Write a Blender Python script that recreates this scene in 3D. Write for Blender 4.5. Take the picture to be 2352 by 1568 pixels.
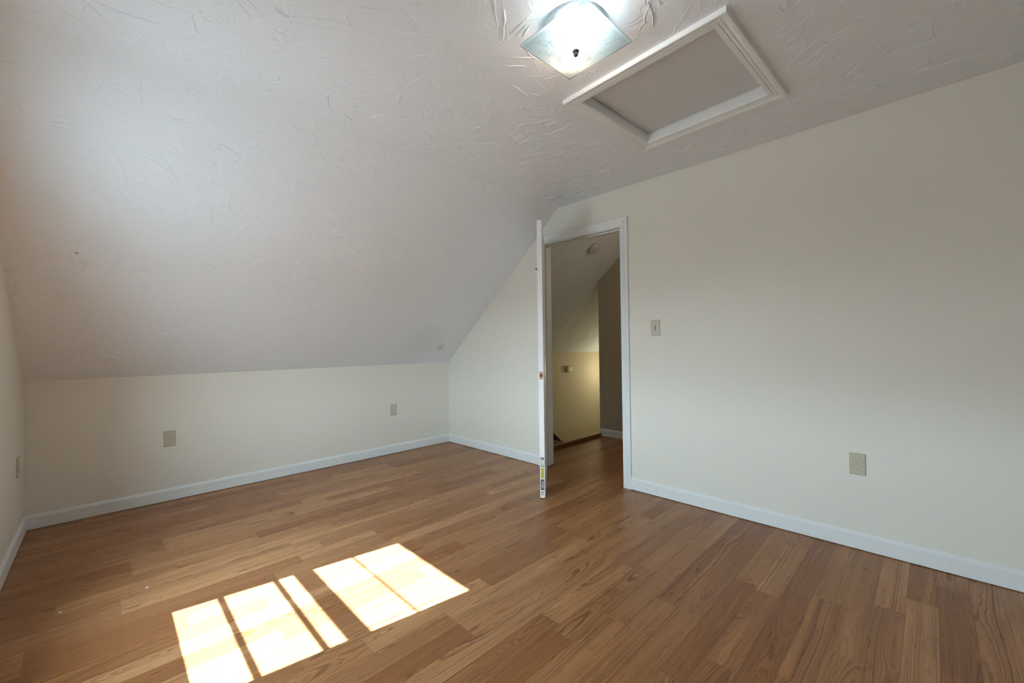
import bpy, bmesh, math, random
from mathutils import Vector, Matrix

for o in list(bpy.data.objects):
    bpy.data.objects.remove(o)
SC = bpy.context.scene
COL = SC.collection
R = math.radians

# ---------------------------------------------------------------- room numbers (metres)
XD, YK, ZK, ZC, YS = 3.265, 4.017, 0.937, 2.351, 2.330      # door wall, knee wall, knee height, ceiling, start of slope
YM = 2 * 0.86                                               # the room mirrors about y = 0.86
YS2, YK2 = YM - YS, YM - YK
DX = 0.115                                                  # door wall thickness
JY0, JY1, JZ = 1.713, 2.522, 2.045                          # finished door opening
XH = 4.70                                                   # far wall of the landing
SLOPE = (ZC - ZK) / (YK - YS)

# ---------------------------------------------------------------- camera
cam = bpy.data.cameras.new('camera')
cam.sensor_fit = 'HORIZONTAL'
cam.sensor_width = 36.0
cam.lens = 948.82 / 2352 * 36.0
cam.clip_start = 0.02
co = bpy.data.objects.new('camera', cam)
COL.objects.link(co)
yaw, pitch, roll = R(44.597), R(0.509), R(-0.772)
f = Vector((math.sin(yaw) * math.cos(pitch), math.cos(yaw) * math.cos(pitch), math.sin(pitch)))
r = Vector((math.cos(yaw), -math.sin(yaw), 0))
u = r.cross(f)
r2 = math.cos(roll) * r + math.sin(roll) * u
u2 = -math.sin(roll) * r + math.cos(roll) * u
m = Matrix((r2, u2, -f)).transposed().to_4x4()
m.translation = Vector((0.3655, 0.0, 1.1264))
co.matrix_world = m
SC.camera = co

# ---------------------------------------------------------------- light
SKY, GROUND, SUN, EXPO = 22.5, 6.8, 48.0, 0.72
LAMP_COOL, LAMP_WARM = 110.0, 42.0
HALL_W, STAIR_W = 4.0, 4.2
w = bpy.data.worlds.new('sky')
SC.world = w
w.use_nodes = True
wt = w.node_tree
bg = wt.nodes['Background']
tc = wt.nodes.new('ShaderNodeTexCoord')
sp = wt.nodes.new('ShaderNodeSeparateXYZ')
rp = wt.nodes.new('ShaderNodeValToRGB')                      # plain sky above the horizon, sunlit ground below it
mr = wt.nodes.new('ShaderNodeMapRange')
wt.links.new(tc.outputs['Generated'], sp.inputs[0])
wt.links.new(sp.outputs[2], mr.inputs[0])
for i_, v_ in ((1, -0.04), (2, 0.04), (3, 0.0), (4, 1.0)):
    mr.inputs[i_].default_value = v_
wt.links.new(mr.outputs[0], rp.inputs[0])
q_ = GROUND / SKY
rp.color_ramp.elements[0].color = (0.73 * q_, 0.94 * q_, 1.08 * q_, 1)
rp.color_ramp.elements[1].color = (0.72, 0.93, 1.08, 1)
wt.links.new(rp.outputs[0], bg.inputs[0])
bg.inputs[1].default_value = SKY


def light(name, kind, loc, energy, color, **kw):
    l = bpy.data.lights.new(name, kind)
    l.energy = energy
    l.color = color
    for k, v in kw.items():
        setattr(l, k, v)
    o = bpy.data.objects.new(name, l)
    o.location = loc
    COL.objects.link(o)
    return o


sun = light('sun', 'SUN', (-4, 2.6, 6), SUN, (0.86, 0.98, 1.22), angle=R(0.45))
SUNK = 1.00                                                 # fall per metre of x
sun.rotation_euler = Vector((1, -0.138, -SUNK)).to_track_quat('-Z', 'Y').to_euler()
for py_ in (2.06, YM - 2.06):                               # the gable window, and an unseen second one added for fill light
    portal = light('window_daylight', 'AREA', (-0.13, py_, 1.145), 1, (1, 1, 1), shape='RECTANGLE', size=1.19, size_y=0.70)
    portal.rotation_euler = (0, R(-90), 0)
    portal.data.cycles.is_portal = True
light('landing_lamp', 'POINT', (4.05, 1.15, 2.15), HALL_W, (1.0, 0.86, 0.64), shadow_soft_size=0.05)
light('stair_lamp', 'POINT', (6.25, 3.50, 0.68), STAIR_W, (1.0, 0.86, 0.60), shadow_soft_size=0.05)

vs = SC.view_settings
vs.view_transform = 'Standard'
vs.look = 'None'
vs.gamma = 1.0
vs.use_curve_mapping = False
vs.exposure = EXPO
SC.cycles.use_denoising = True
SC.cycles.use_adaptive_sampling = True
SC.cycles.adaptive_threshold = 0.1
SC.cycles.max_bounces = 9
SC.cycles.diffuse_bounces = 6
SC.cycles.glossy_bounces = 3
SC.cycles.transmission_bounces = 6
SC.cycles.transparent_max_bounces = 12
SC.cycles.sample_clamp_indirect = 6.0
SC.cycles.caustics_reflective = False
SC.cycles.caustics_refractive = False


# ---------------------------------------------------------------- node helper
class NT:
    def __init__(s, name):
        s.m = bpy.data.materials.new(name)
        s.m.use_nodes = True
        s.t = s.m.node_tree
        s.b = s.t.nodes['Principled BSDF']
        s.out = s.t.nodes['Material Output']

    def put(s, sock, v):
        if hasattr(v, 'is_output') or isinstance(v, bpy.types.NodeSocket):
            s.t.links.new(v, sock)
        else:
            sock.default_value = v

    def n(s, typ, ins=None, **attrs):
        nd = s.t.nodes.new(typ)
        for k, v in attrs.items():
            setattr(nd, k, v)
        for k, v in (ins or {}).items():
            s.put(nd.inputs[k], v)
        return nd

    def math(s, op, a, b=0.0, c=None, clamp=False):
        nd = s.n('ShaderNodeMath', {0: a, 1: b}, operation=op, use_clamp=clamp)
        if c is not None:
            s.put(nd.inputs[2], c)
        return nd.outputs[0]

    def noise(s, vec, scale, detail=2.0, rough=0.5, dist=0.0):
        nd = s.n('ShaderNodeTexNoise', {'Scale': scale, 'Detail': detail, 'Roughness': rough, 'Distortion': dist})
        if vec is not None:
            s.put(nd.inputs['Vector'], vec)
        return nd.outputs['Fac']

    def ramp(s, fac, stops):
        nd = s.n('ShaderNodeValToRGB', {'Fac': fac})
        e = nd.color_ramp.elements
        while len(e) < len(stops):
            e.new(0.5)
        for el, (p, c) in zip(e, stops):
            el.position = p
            el.color = c if len(c) == 4 else (*c, 1)
        return nd.outputs['Color']

    def maprange(s, v, a, b, c, d):
        nd = s.n('ShaderNodeMapRange', {0: v, 1: a, 2: b, 3: c, 4: d})
        return nd.outputs[0]

    def mix(s, fac, a, b, mode='MIX'):
        nd = s.n('ShaderNodeMix', data_type='RGBA', blend_type=mode)
        s.put(nd.inputs[0], fac)
        s.put(nd.inputs[6], a if not isinstance(a, tuple) else (*a[:3], 1))
        s.put(nd.inputs[7], b if not isinstance(b, tuple) else (*b[:3], 1))
        return nd.outputs[2]

    def bump(s, h, dist, strength=1.0, normal=None):
        nd = s.n('ShaderNodeBump', {'Height': h, 'Distance': dist, 'Strength': strength})
        if normal is not None:
            s.put(nd.inputs['Normal'], normal)
        return nd.outputs[0]

    def base(s, color=None, rough=None, normal=None, spec=None, metal=None):
        if color is not None:
            s.put(s.b.inputs['Base Color'], color if not isinstance(color, tuple) else (*color[:3], 1))
        if rough is not None:
            s.put(s.b.inputs['Roughness'], rough)
        if normal is not None:
            s.put(s.b.inputs['Normal'], normal)
        if spec is not None:
            s.put(s.b.inputs['Specular IOR Level'], spec)
        if metal is not None:
            s.put(s.b.inputs['Metallic'], metal)
        return s.m

    def objco(s):
        return s.n('ShaderNodeTexCoord').outputs['Object']


def plain(name, color, rough=0.5, spec=0.5, metal=0.0, var=0.04, scale=30.0):
    """Painted / moulded surface with a faint mottling."""
    k = NT(name)
    f_ = k.noise(k.objco(), scale, 3)
    c0 = tuple(c * (1 - var) for c in color)
    c1 = tuple(min(1, c * (1 + var)) for c in color)
    return k.base(k.mix(f_, c0, c1), rough, spec=spec, metal=metal)


def wall_paint(name, color, peel=0.00035):
    k = NT(name)
    co_ = k.objco()
    big = k.noise(co_, 1.3, 3)
    c = k.mix(big, tuple(v * 0.965 for v in color), tuple(v * 1.03 for v in color))
    scuff = k.maprange(k.noise(co_, 9.0, 5, 0.65), 0.66, 0.80, 0.0, 0.10)
    c = k.mix(scuff, c, (0.42, 0.40, 0.36))
    h = k.math('MULTIPLY', k.noise(co_, 190.0, 2, 0.55), peel)
    h = k.math('MULTIPLY_ADD', k.noise(co_, 7.0, 2, 0.5), 0.0014, h)
    nrm = k.bump(h, 1.0)
    return k.base(c, 0.62, nrm, spec=0.28)


def plaster(name, color):
    """White skip-trowel plaster; the long ridges are geometry, this is the finer relief."""
    k = NT(name)
    co_ = k.objco()
    big = k.noise(co_, 1.1, 3)
    c = k.mix(big, tuple(v * 0.97 for v in color), tuple(min(1, v * 1.02) for v in color))
    for (p_, r_, a_) in (((3.008, 3.804, 1.115), 0.075, 0.30), ((2.75, 3.72, 1.19), 0.30, 0.10), ((0.26, 3.172, 1.645), 0.012, 0.8)):
        dv = k.n('ShaderNodeVectorMath', {0: co_, 1: p_}, operation='DISTANCE').outputs['Value']
        dv = k.math('MULTIPLY_ADD', k.math('SUBTRACT', k.noise(co_, 22.0, 3), 0.5), r_ * 0.9, dv)
        c = k.mix(k.maprange(dv, r_ * 0.2, r_, a_, 0.0), c, (0.16, 0.155, 0.15))   # old smudges
    warp = k.n('ShaderNodeTexNoise', {'Scale': 5.0, 'Detail': 3.0, 'Vector': co_}).outputs['Color']
    wv = k.n('ShaderNodeVectorMath', {0: warp, 1: (0.09, 0.09, 0.09)}, operation='MULTIPLY').outputs[0]
    wv = k.n('ShaderNodeVectorMath', {0: wv, 1: co_}, operation='ADD').outputs[0]
    mask = k.maprange(k.noise(co_, 4.5, 4, 0.6), 0.45, 0.66, 0.0, 1.0)
    fine = k.math('MULTIPLY', k.noise(wv, 120.0, 4, 0.6), mask)
    vor = k.n('ShaderNodeTexVoronoi', {'Scale': 13.0, 'Vector': wv}, feature='DISTANCE_TO_EDGE').outputs['Distance']
    edge = k.maprange(vor, 0.0, 0.05, 1.0, 0.0)
    emask = k.maprange(k.noise(co_, 9.0, 3, 0.6), 0.50, 0.60, 0.0, 1.0)
    edge = k.math('MULTIPLY', edge, emask)
    slab = k.maprange(k.noise(wv, 6.0, 3, 0.5), 0.48, 0.53, 0.0, 1.0)
    h = k.math('MULTIPLY', fine, 0.0013)
    h = k.math('MULTIPLY_ADD', edge, 0.0011, h)
    h = k.math('MULTIPLY_ADD', slab, 0.0007, h)
    nrm = k.bump(h, 1.0)
    return k.base(c, 0.7, nrm, spec=0.2)


def oak():
    """Flat-sawn oak strip: rings cut at a shallow angle, so cathedrals and straight grain appear;
    'seed' and 'tone' are set on each strip."""
    k = NT('oak_laminate')
    co_ = k.objco()
    seed = k.n('ShaderNodeAttribute', attribute_type='OBJECT', attribute_name='seed').outputs['Fac']
    tone = k.n('ShaderNodeAttribute', attribute_type='OBJECT', attribute_name='tone').outputs['Fac']
    sep = k.n('ShaderNodeSeparateXYZ', {0: co_})
    x, y = sep.outputs[0], sep.outputs[1]
    s37 = k.math('MULTIPLY', seed, 37.0)

    def vec(ax, ay):
        return k.n('ShaderNodeCombineXYZ', {0: k.math('MULTIPLY_ADD', x, ax, s37), 1: k.math('MULTIPLY_ADD', y, ay, s37), 2: s37}).outputs[0]
    wob = k.math('SUBTRACT', k.noise(vec(3.2, 14.0), 1.0, 3, 0.55), 0.5)
    wob2 = k.math('SUBTRACT', k.noise(vec(15.0, 70.0), 1.0, 2, 0.5), 0.5)
    slow = k.math('SUBTRACT', k.noise(vec(1.15, 0.4), 1.0, 1, 0.5), 0.5)
    # ring centre line across the strip, and how deep the cut runs below it
    yo = k.math('MULTIPLY', k.math('SUBTRACT', k.math('FRACT', k.math('MULTIPLY', seed, 7.13)), 0.5), 0.13)
    dy = k.math('SUBTRACT', y, yo)
    sgn = k.math('SUBTRACT', k.math('MULTIPLY', k.math('GREATER_THAN', k.math('FRACT', k.math('MULTIPLY', seed, 3.7)), 0.5), 2.0), 1.0)
    d = k.math('MULTIPLY_ADD', x, k.math('MULTIPLY', sgn, 0.045), k.math('MULTIPLY', slow, 0.22))
    d = k.math('ADD', d, k.math('MULTIPLY', wob, 0.042))
    dy = k.math('ADD', dy, k.math('MULTIPLY', wob2, 0.0035))
    rad = k.math('SQRT', k.math('ADD', k.math('MULTIPLY', dy, dy), k.math('MULTIPLY', d, d)))
    lump = k.n('ShaderNodeTexNoise', {'Scale': 1.0, 'Detail': 1.0}, noise_dimensions='1D')
    k.put(lump.inputs['W'], k.math('MULTIPLY_ADD', rad, 70.0, s37))
    rad = k.math('MULTIPLY_ADD', k.math('SUBTRACT', lump.outputs['Fac'], 0.5), 0.014, rad)
    rq = k.math('DIVIDE', rad, 0.0070)
    ring = k.math('FRACT', rq)
    rhash = k.n('ShaderNodeTexWhiteNoise', noise_dimensions='1D')
    k.put(rhash.inputs['W'], k.math('ADD', k.math('FLOOR', rq), s37))
    rhash = k.maprange(rhash.outputs['Value'], 0.0, 1.0, 0.25, 1.0)
    ringc = k.ramp(ring, [(0.0, (0.70,) * 3), (0.14, (0.0,) * 3), (0.50, (0.05,) * 3), (0.84, (1.0,) * 3), (1.0, (0.70,) * 3)])
    pore = k.maprange(k.noise(vec(11.0, 900.0), 1.0, 2, 0.6), 0.50, 0.74, 0.0, 1.0)
    band = k.noise(vec(1.6, 26.0), 1.0, 3, 0.55)
    light_, mid, dark = (0.500, 0.254, 0.112), (0.300, 0.122, 0.043), (0.125, 0.043, 0.015)
    c = k.mix(k.maprange(tone, 0.0, 1.0, 0.0, 1.0), mid, light_)
    c = k.mix(k.maprange(band, 0.40, 0.72, 0.0, 0.55), c, (0.225, 0.100, 0.044))
    streak = k.maprange(k.noise(vec(0.9, 17.0), 1.0, 2, 0.4), 0.62, 0.70, 0.0, 0.55)
    c = k.mix(streak, c, (0.500, 0.235, 0.085))
    rs = k.maprange(k.noise(vec(2.0, 9.0), 1.0, 2, 0.5), 0.3, 0.7, 0.68, 1.0)
    ringc = k.math('MULTIPLY', ringc, rhash)
    c = k.mix(k.math('MULTIPLY', ringc, rs), c, dark)
    c = k.mix(k.math('MULTIPLY', pore, 0.26), c, (0.095, 0.042, 0.020))
    h = k.math('MULTIPLY_ADD', pore, -0.5, k.math('MULTIPLY', ringc, -0.6))
    nrm = k.bump(h, 0.00022, 0.5)
    rough = k.maprange(k.noise(vec(8.0, 60.0), 1.0, 2), 0.3, 0.7, 0.26, 0.36)
    return k.base(c, rough, nrm, spec=0.22)


M_WALL = wall_paint('cream_wall_paint', (0.762, 0.742, 0.668))
M_YELLOW = wall_paint('yellow_cream_paint', (0.70, 0.65, 0.48))
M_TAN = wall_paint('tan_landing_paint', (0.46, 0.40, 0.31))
M_CEIL = plaster('white_trowelled_plaster', (0.770, 0.815, 0.850))
M_TRIM = plain('white_trim_paint', (0.765, 0.79, 0.785), 0.38, 0.45, var=0.025, scale=14)
M_DOOR = plain('white_door_paint', (0.90, 0.905, 0.91), 0.38, 0.45, var=0.02, scale=9)
M_HATCH = plain('white_hatch_board', (0.62, 0.635, 0.645), 0.6, 0.3, var=0.04, scale=4)
M_OAK = oak()
M_DARKGAP = plain('dark_underlay', (0.03, 0.02, 0.014), 0.9, 0.1)
M_IVORY = plain('ivory_plastic', (0.50, 0.465, 0.355), 0.36, 0.5, var=0.02)
M_IVORY2 = plain('ivory_plastic_face', (0.58, 0.55, 0.44), 0.36, 0.5, var=0.02)
M_SLOT = plain('dark_slot', (0.012, 0.011, 0.009), 0.8, 0.2)
M_SCREW = plain('painted_screw', (0.42, 0.39, 0.31), 0.35, 0.5, metal=0.3)
M_STEEL = plain('brushed_dark_nickel', (0.10, 0.115, 0.12), 0.32, 0.5, metal=0.7)
M_PAN = plain('white_enamel_pan', (0.80, 0.82, 0.83), 0.28, 0.5, var=0.01)
M_BLACK = plain('black_print', (0.010, 0.010, 0.012), 0.5, 0.4)
M_WHITEP = plain('white_print', (0.85, 0.86, 0.87), 0.5, 0.4, var=0.01)
M_YELLOWP = plain('yellow_print', (0.62, 0.53, 0.06), 0.5, 0.4, var=0.03, scale=200)
M_OCHRE = plain('ochre_print', (0.34, 0.26, 0.02), 0.5, 0.4)
M_PALEBLUE = plain('pale_blue_print', (0.60, 0.68, 0.71), 0.5, 0.4, var=0.02)
M_GREYP = plain('grey_print', (0.18, 0.21, 0.22), 0.5, 0.4)
M_LEAFP = plain('leaf_green_print', (0.50, 0.52, 0.22), 0.5, 0.4)
M_RAWWOOD = plain('bare_pine', (0.55, 0.36, 0.22), 0.65, 0.3, var=0.12, scale=120)
M_HOLE = plain('bored_pine', (0.15, 0.085, 0.045), 0.8, 0.2, var=0.2, scale=120)
M_NOSING = plain('stained_nosing', (0.17, 0.075, 0.024), 0.3, 0.5, var=0.25, scale=18)
M_CREAMP = plain('aged_cream_plastic', (0.62, 0.57, 0.43), 0.4, 0.5, var=0.02)
M_DETECT = plain('off_white_plastic', (0.66, 0.62, 0.53), 0.4, 0.5, var=0.02)
M_CARPET = plain('stair_tread', (0.16, 0.13, 0.08), 0.9, 0.1, var=0.2, scale=90)
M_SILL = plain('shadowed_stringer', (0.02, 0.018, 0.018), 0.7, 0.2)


def glass_pane():
    k = NT('window_glass')
    tr = k.n('ShaderNodeBsdfTransparent', {'Color': (0.97, 0.985, 0.98, 1)})
    gl = k.n('ShaderNodeBsdfGlossy', {'Color': (1, 1, 1, 1), 'Roughness': 0.02})
    fc = k.n('ShaderNodeLayerWeight', {'Blend': 0.5}).outputs['Facing']
    fr = k.math('MULTIPLY_ADD', k.math('POWER', fc, 5.0), 0.9, 0.04)
    mx = k.n('ShaderNodeMixShader', {0: fr, 1: tr.outputs[0], 2: gl.outputs[0]})
    k.t.links.new(mx.outputs[0], k.out.inputs[0])
    return k.m


def frosted(name, tint, refl):
    k = NT(name)
    tl = k.n('ShaderNodeBsdfTranslucent', {'Color': (*tint, 1)})
    df = k.n('ShaderNodeBsdfDiffuse', {'Color': (*refl, 1)})
    mx = k.n('ShaderNodeMixShader', {0: 0.45, 1: tl.outputs[0], 2: df.outputs[0]})
    gl = k.n('ShaderNodeBsdfGlossy', {'Color': (1, 1, 1, 1), 'Roughness': 0.18})
    fr = k.n('ShaderNodeFresnel', {'IOR': 1.4})
    mx2 = k.n('ShaderNodeMixShader', {0: fr.outputs[0], 1: mx.outputs[0], 2: gl.outputs[0]})
    k.t.links.new(mx2.outputs[0], k.out.inputs[0])
    return k.m


def emitter(name, color, strength):
    k = NT(name)
    e = k.n('ShaderNodeEmission', {'Color': (*color, 1), 'Strength': strength})
    k.t.links.new(e.outputs[0], k.out.inputs[0])
    return k.m


M_PANE = glass_pane()
M_SHADE = frosted('frosted_shade_glass', (0.375, 0.450, 0.478), (0.56, 0.77, 0.81))
M_ETCH = frosted('etched_line_glass', (0.34, 0.40, 0.43), (0.58, 0.72, 0.76))
M_FABRIC = frosted('added_shade_fabric', (0.10, 0.105, 0.10), (0.62, 0.62, 0.58))  # cloth of the shade added to dim the unseen second window
M_BULB_C = emitter('cool_bulb', (0.86, 0.95, 1.0), LAMP_COOL)
M_BULB_W = emitter('warm_bulb', (1.0, 0.70, 0.47), LAMP_WARM)


# ---------------------------------------------------------------- mesh helpers
def link(name, bm, mat, parent=None, smooth=False, loc=None, rot=None):
    me = bpy.data.meshes.new(name)
    bm.normal_update()
    bm.to_mesh(me)
    bm.free()
    me.materials.append(mat)
    if smooth:
        for p in me.polygons:
            p.use_smooth = True
    o = bpy.data.objects.new(name, me)
    COL.objects.link(o)
    if parent is not None:
        o.parent = parent
    if loc is not None:
        o.location = loc
    if rot is not None:
        o.rotation_euler = rot
    return o


def empty(name, loc=(0, 0, 0), rot=(0, 0, 0)):
    o = bpy.data.objects.new(name, None)
    o.empty_display_size = 0.05
    o.location = loc
    o.rotation_euler = rot
    COL.objects.link(o)
    return o


def tag(o, label=None, cat=None, group=None, kind=None):
    if label:
        o['label'] = label
    if cat:
        o['category'] = cat
    if group:
        o['group'] = group
    if kind:
        o['kind'] = kind
    return o


def box(bm, x0, x1, y0, y1, z0, z1):
    v = [bm.verts.new(p) for p in ((x0, y0, z0), (x1, y0, z0), (x1, y1, z0), (x0, y1, z0),
                                   (x0, y0, z1), (x1, y0, z1), (x1, y1, z1), (x0, y1, z1))]
    for q in ((0, 3, 2, 1), (4, 5, 6, 7), (0, 1, 5, 4), (1, 2, 6, 5), (2, 3, 7, 6), (3, 0, 4, 7)):
        bm.faces.new([v[i] for i in q])
    return bm


def bx(x0, x1, y0, y1, z0, z1, bevel=0.0, seg=2):
    bm = box(bmesh.new(), x0, x1, y0, y1, z0, z1)
    if bevel:
        bmesh.ops.bevel(bm, geom=list(bm.edges), offset=bevel, segments=seg, profile=0.6, affect='EDGES')
    return bm


def prism(bm, pts, axis, a, b):
    """Extrude a 2-D outline between a and b along an axis: 'x' outline is (y, z), 'y' is (x, z), 'z' is (x, y)."""
    def p3(p, t):
        return {'x': (t, p[0], p[1]), 'y': (p[0], t, p[1]), 'z': (p[0], p[1], t)}[axis]
    A = [bm.verts.new(p3(p, a)) for p in pts]
    B = [bm.verts.new(p3(p, b)) for p in pts]
    fs = [bm.faces.new(A), bm.faces.new(B[::-1])]
    n = len(pts)
    for i in range(n):
        j = (i + 1) % n
        fs.append(bm.faces.new((A[j], A[i], B[i], B[j])))
    bmesh.ops.recalc_face_normals(bm, faces=fs)
    return bm


def sweep(bm, stations, closed=False):
    """Skin matching outlines (lists of points)."""
    rows = [[bm.verts.new(p) for p in st] for st in stations]
    n = len(rows[0])
    fs = []
    for i in range(len(rows) - 1):
        for j in range(n):
            k = (j + 1) % n
            fs.append(bm.faces.new((rows[i][j], rows[i][k], rows[i + 1][k], rows[i + 1][j])))
    fs.append(bm.faces.new(rows[0]))
    fs.append(bm.faces.new(rows[-1][::-1]))
    bmesh.ops.recalc_face_normals(bm, faces=fs)
    return bm


def lathe(bm, prof, seg=32, cx=0, cy=0):
    """prof: (radius, z) from bottom to top."""
    rings = []
    for (rr, z) in prof:
        if rr < 1e-6:
            rings.append([bm.verts.new((cx, cy, z))])
        else:
            rings.append([bm.verts.new((cx + rr * math.cos(2 * math.pi * i / seg), cy + rr * math.sin(2 * math.pi * i / seg), z)) for i in range(seg)])
    fs = []
    for a, b in zip(rings, rings[1:]):
        for i in range(seg):
            j = (i + 1) % seg
            if len(a) == 1 and len(b) > 1:
                fs.append(bm.faces.new((a[0], b[j], b[i])))
            elif len(b) == 1 and len(a) > 1:
                fs.append(bm.faces.new((a[i], a[j], b[0])))
            elif len(a) > 1:
                fs.append(bm.faces.new((a[i], a[j], b[j], b[i])))
    bmesh.ops.recalc_face_normals(bm, faces=fs)
    return bm


def slope_z(y):
    return ZC - (y - YS) * SLOPE


# ---------------------------------------------------------------- floor: every strip a piece
random.seed(11)
PITCH, ROW0 = 0.0977, 0.922                                  # strip width, centre of row 0
floor = link('floor', bx(-0.1, XH + 0.05, YK2 - 0.1, 2.872, -0.06, -0.0085), M_DARKGAP)
tag(floor, kind='structure', label='brown oak strip laminate floor running through the doorway')
fl2 = link('floor_base', bx(-0.1, XD + DX + 0.02, 2.872, YK + 0.1, -0.06, -0.0085), M_DARKGAP, floor)
JOINTS = [(.599, 3.886), (.436, 3.491), (.605, 3.191), (.611, 3.083), (.459, 2.982), (.459, 2.878), (.552, 2.695), (.886, 3.693), (1.275, 3.457),
          (1.391, 3.263), (1.015, 2.877), (1.391, 2.666), (1.245, 2.465), (.963, 2.312), (2.292, 3.638), (2.061, 3.435), (1.992, 3.076), (2.389, 2.866),
          (2.571, 2.474), (1.944, 2.657), (1.535, 2.371), (1.532, 2.279), (1.808, 1.893), (1.648, 2.092), (2.512, 1.69), (2.175, 1.506), (2.25, 1.12),
          (2.25, 1.235), (1.932, 1.303), (1.652, 1.497), (1.668, 1.143), (1.673, 1.078), (1.846, .931), (1.384, 1.435), (1.384, 1.311), (1.302, 1.069),
          (3.05, 1.478), (2.637, 1.88), (2.992, 2.077), (1.068, 1.541), (.412, 2.594), (.414, 2.488), (.207, 2.718), (.148, 2.368), (.151, 2.296),
          (2.102, .737), (2.646, .728), (2.473, .55), (2.60, .344), (2.702, .145), (3.08, -.058), (3.059, .552), (2.70, .897), (2.103, .821), (1.984, .359)]
rows = {}
for (jx, jy) in JOINTS:
    n = round((jy - ROW0) / PITCH)
    l = rows.setdefault(n, [])
    if all(abs(jx - q) > 0.06 for q in l):
        l.append(jx)
n_strips = 0
for n in range(-15, 33):
    yc = ROW0 + n * PITCH
    y0, y1 = yc - PITCH / 2, min(yc + PITCH / 2, YK + 0.02)
    if y0 > YK - 0.005:
        continue
    hall = 0.9 < yc < 2.82
    xe = XH + 0.01 if hall else XD + 0.02
    xs = sorted(rows.get(n, []))
    pts = [-0.02] + xs + [xe]
    out = [pts[0]]
    for b in pts[1:]:
        while b - out[-1] > 1.25:
            step = random.uniform(0.62, 1.0)
            if b - (out[-1] + step) < 0.35:
                break
            out.append(out[-1] + step)
        out.append(b)
    for a, b in zip(out, out[1:]):
        if b - a < 0.05:
            continue
        xc, hl = (a + b) / 2, (b - a) / 2 - 0.00012
        hw = (y1 - y0) / 2 - 0.00012
        lift = random.uniform(-0.00015, 0.00015)
        bm = bmesh.new()
        e = 0.0003
        lo = [bm.verts.new(p) for p in ((-hl, -hw, -0.008), (hl, -hw, -0.008), (hl, hw, -0.008), (-hl, hw, -0.008))]
        mi = [bm.verts.new((p[0] * hl, p[1] * hw, -e)) for p in ((-1, -1), (1, -1), (1, 1), (-1, 1))]
        hi = [bm.verts.new((p[0] * (hl - e * .6), p[1] * (hw - e * .6), 0)) for p in ((-1, -1), (1, -1), (1, 1), (-1, 1))]
        bm.faces.new(hi)
        for A, B in ((lo, mi), (mi, hi)):
            for i in range(4):
                j = (i + 1) % 4
                bm.faces.new((A[i], A[j], B[j], B[i]))
        o = link('floor_strip', bm, M_OAK, floor, loc=(xc, (y0 + y1) / 2, lift))
        o['seed'] = random.random() * 9.7 + 0.1
        o['tone'] = min(1, max(0, random.gauss(0.5, 0.40)))
        n_strips += 1
# the part of the floor behind the camera
bm = bmesh.new()
yy = ROW0 - 15.5 * PITCH
while yy > YK2:
    box(bm, -0.02, XD + 0.02, yy - PITCH + .0008, yy, -0.008, 0)
    yy -= PITCH
o = link('floor_strips_behind', bm, M_OAK, floor)
o['kind'] = 'stuff'
o['seed'] = 3.3
o['tone'] = 0.5

# ---------------------------------------------------------------- walls
WZ0, WZ1, WY0, WY1 = 0.545, 1.745, 1.700, 2.425               # window hole in the left wall
bm = bmesh.new()
E_ = 0.02
prism(bm, [(YK2 - .1, -.05), (YK + .1, -.05), (YK + .1, WZ0), (YK2 - .1, WZ0)], 'x', -0.15, 0)
prism(bm, [(WY1, WZ0), (YK + .1, WZ0), (YK + .1, slope_z(YK + .1) + E_), (WY1, slope_z(WY1) + E_)], 'x', -0.15, 0)
prism(bm, [(WY0, WZ1), (WY1, WZ1), (WY1, slope_z(WY1) + E_), (YS, ZC + E_), (WY0, ZC + E_)], 'x', -0.15, 0)
prism(bm, [(YM - WY0, WZ0), (WY0, WZ0), (WY0, ZC + E_), (YM - WY0, ZC + E_)], 'x', -0.15, 0)
prism(bm, [(YM - WY1, WZ1), (YM - WY0, WZ1), (YM - WY0, ZC + E_), (YS2, ZC + E_), (YM - WY1, slope_z(WY1) + E_)], 'x', -0.15, 0)
prism(bm, [(YK2 - .1, WZ0), (YM - WY1, WZ0), (YM - WY1, slope_z(WY1) + E_), (YK2 - .1, slope_z(YK + .1) + E_)], 'x', -0.15, 0)
tag(link('wall_left', bm, M_WALL), kind='structure', label='cream gable wall at the far left')

tag(link('wall_back', bx(-0.15, XD + DX, YK, YK + 0.1, -0.05, ZK + 0.03), M_WALL), kind='structure', label='low cream knee wall under the slope')
tag(link('wall_front', bx(-0.15, XD + DX, YK2 - 0.1, YK2, -0.05, ZK + 0.03), M_WALL), kind='structure')

bm = bmesh.new()
prism(bm, [(YK2 - .1, -.05), (JY0 - .02, -.05), (JY0 - .02, JZ + .02), (JY1 + .02, JZ + .02), (JY1 + .02, -.05), (YK + .1, -.05),
           (YK + .1, slope_z(YK + .1) + E_), (YS, ZC + E_), (YS2, ZC + E_), (YK2 - .1, slope_z(YK + .1) + E_)], 'x', XD, XD + DX)
tag(link('wall_right', bm, M_WALL), kind='structure', label='cream wall with the open doorway')

# ---------------------------------------------------------------- ceilings
HX, HY, HROT = 2.382, 0.877, R(-2.2)                        # hatch centre
bm = bmesh.new()
hx0, hx1, hy0, hy1 = HX - 0.335, HX + 0.335, HY - 0.335, HY + 0.335
for (a, b, c, d_) in ((-0.15, XD + DX / 2, YS2, hy0), (-0.15, XD + DX / 2, hy1, YS + 0.001), (-0.15, hx0, hy0, hy1), (hx1, XD + DX / 2, hy0, hy1)):
    box(bm, a, b, c, d_, ZC, ZC + 0.12)
ceiling = tag(link('ceiling', bm, M_CEIL), kind='structure', label='flat white trowel-textured ceiling')


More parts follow.
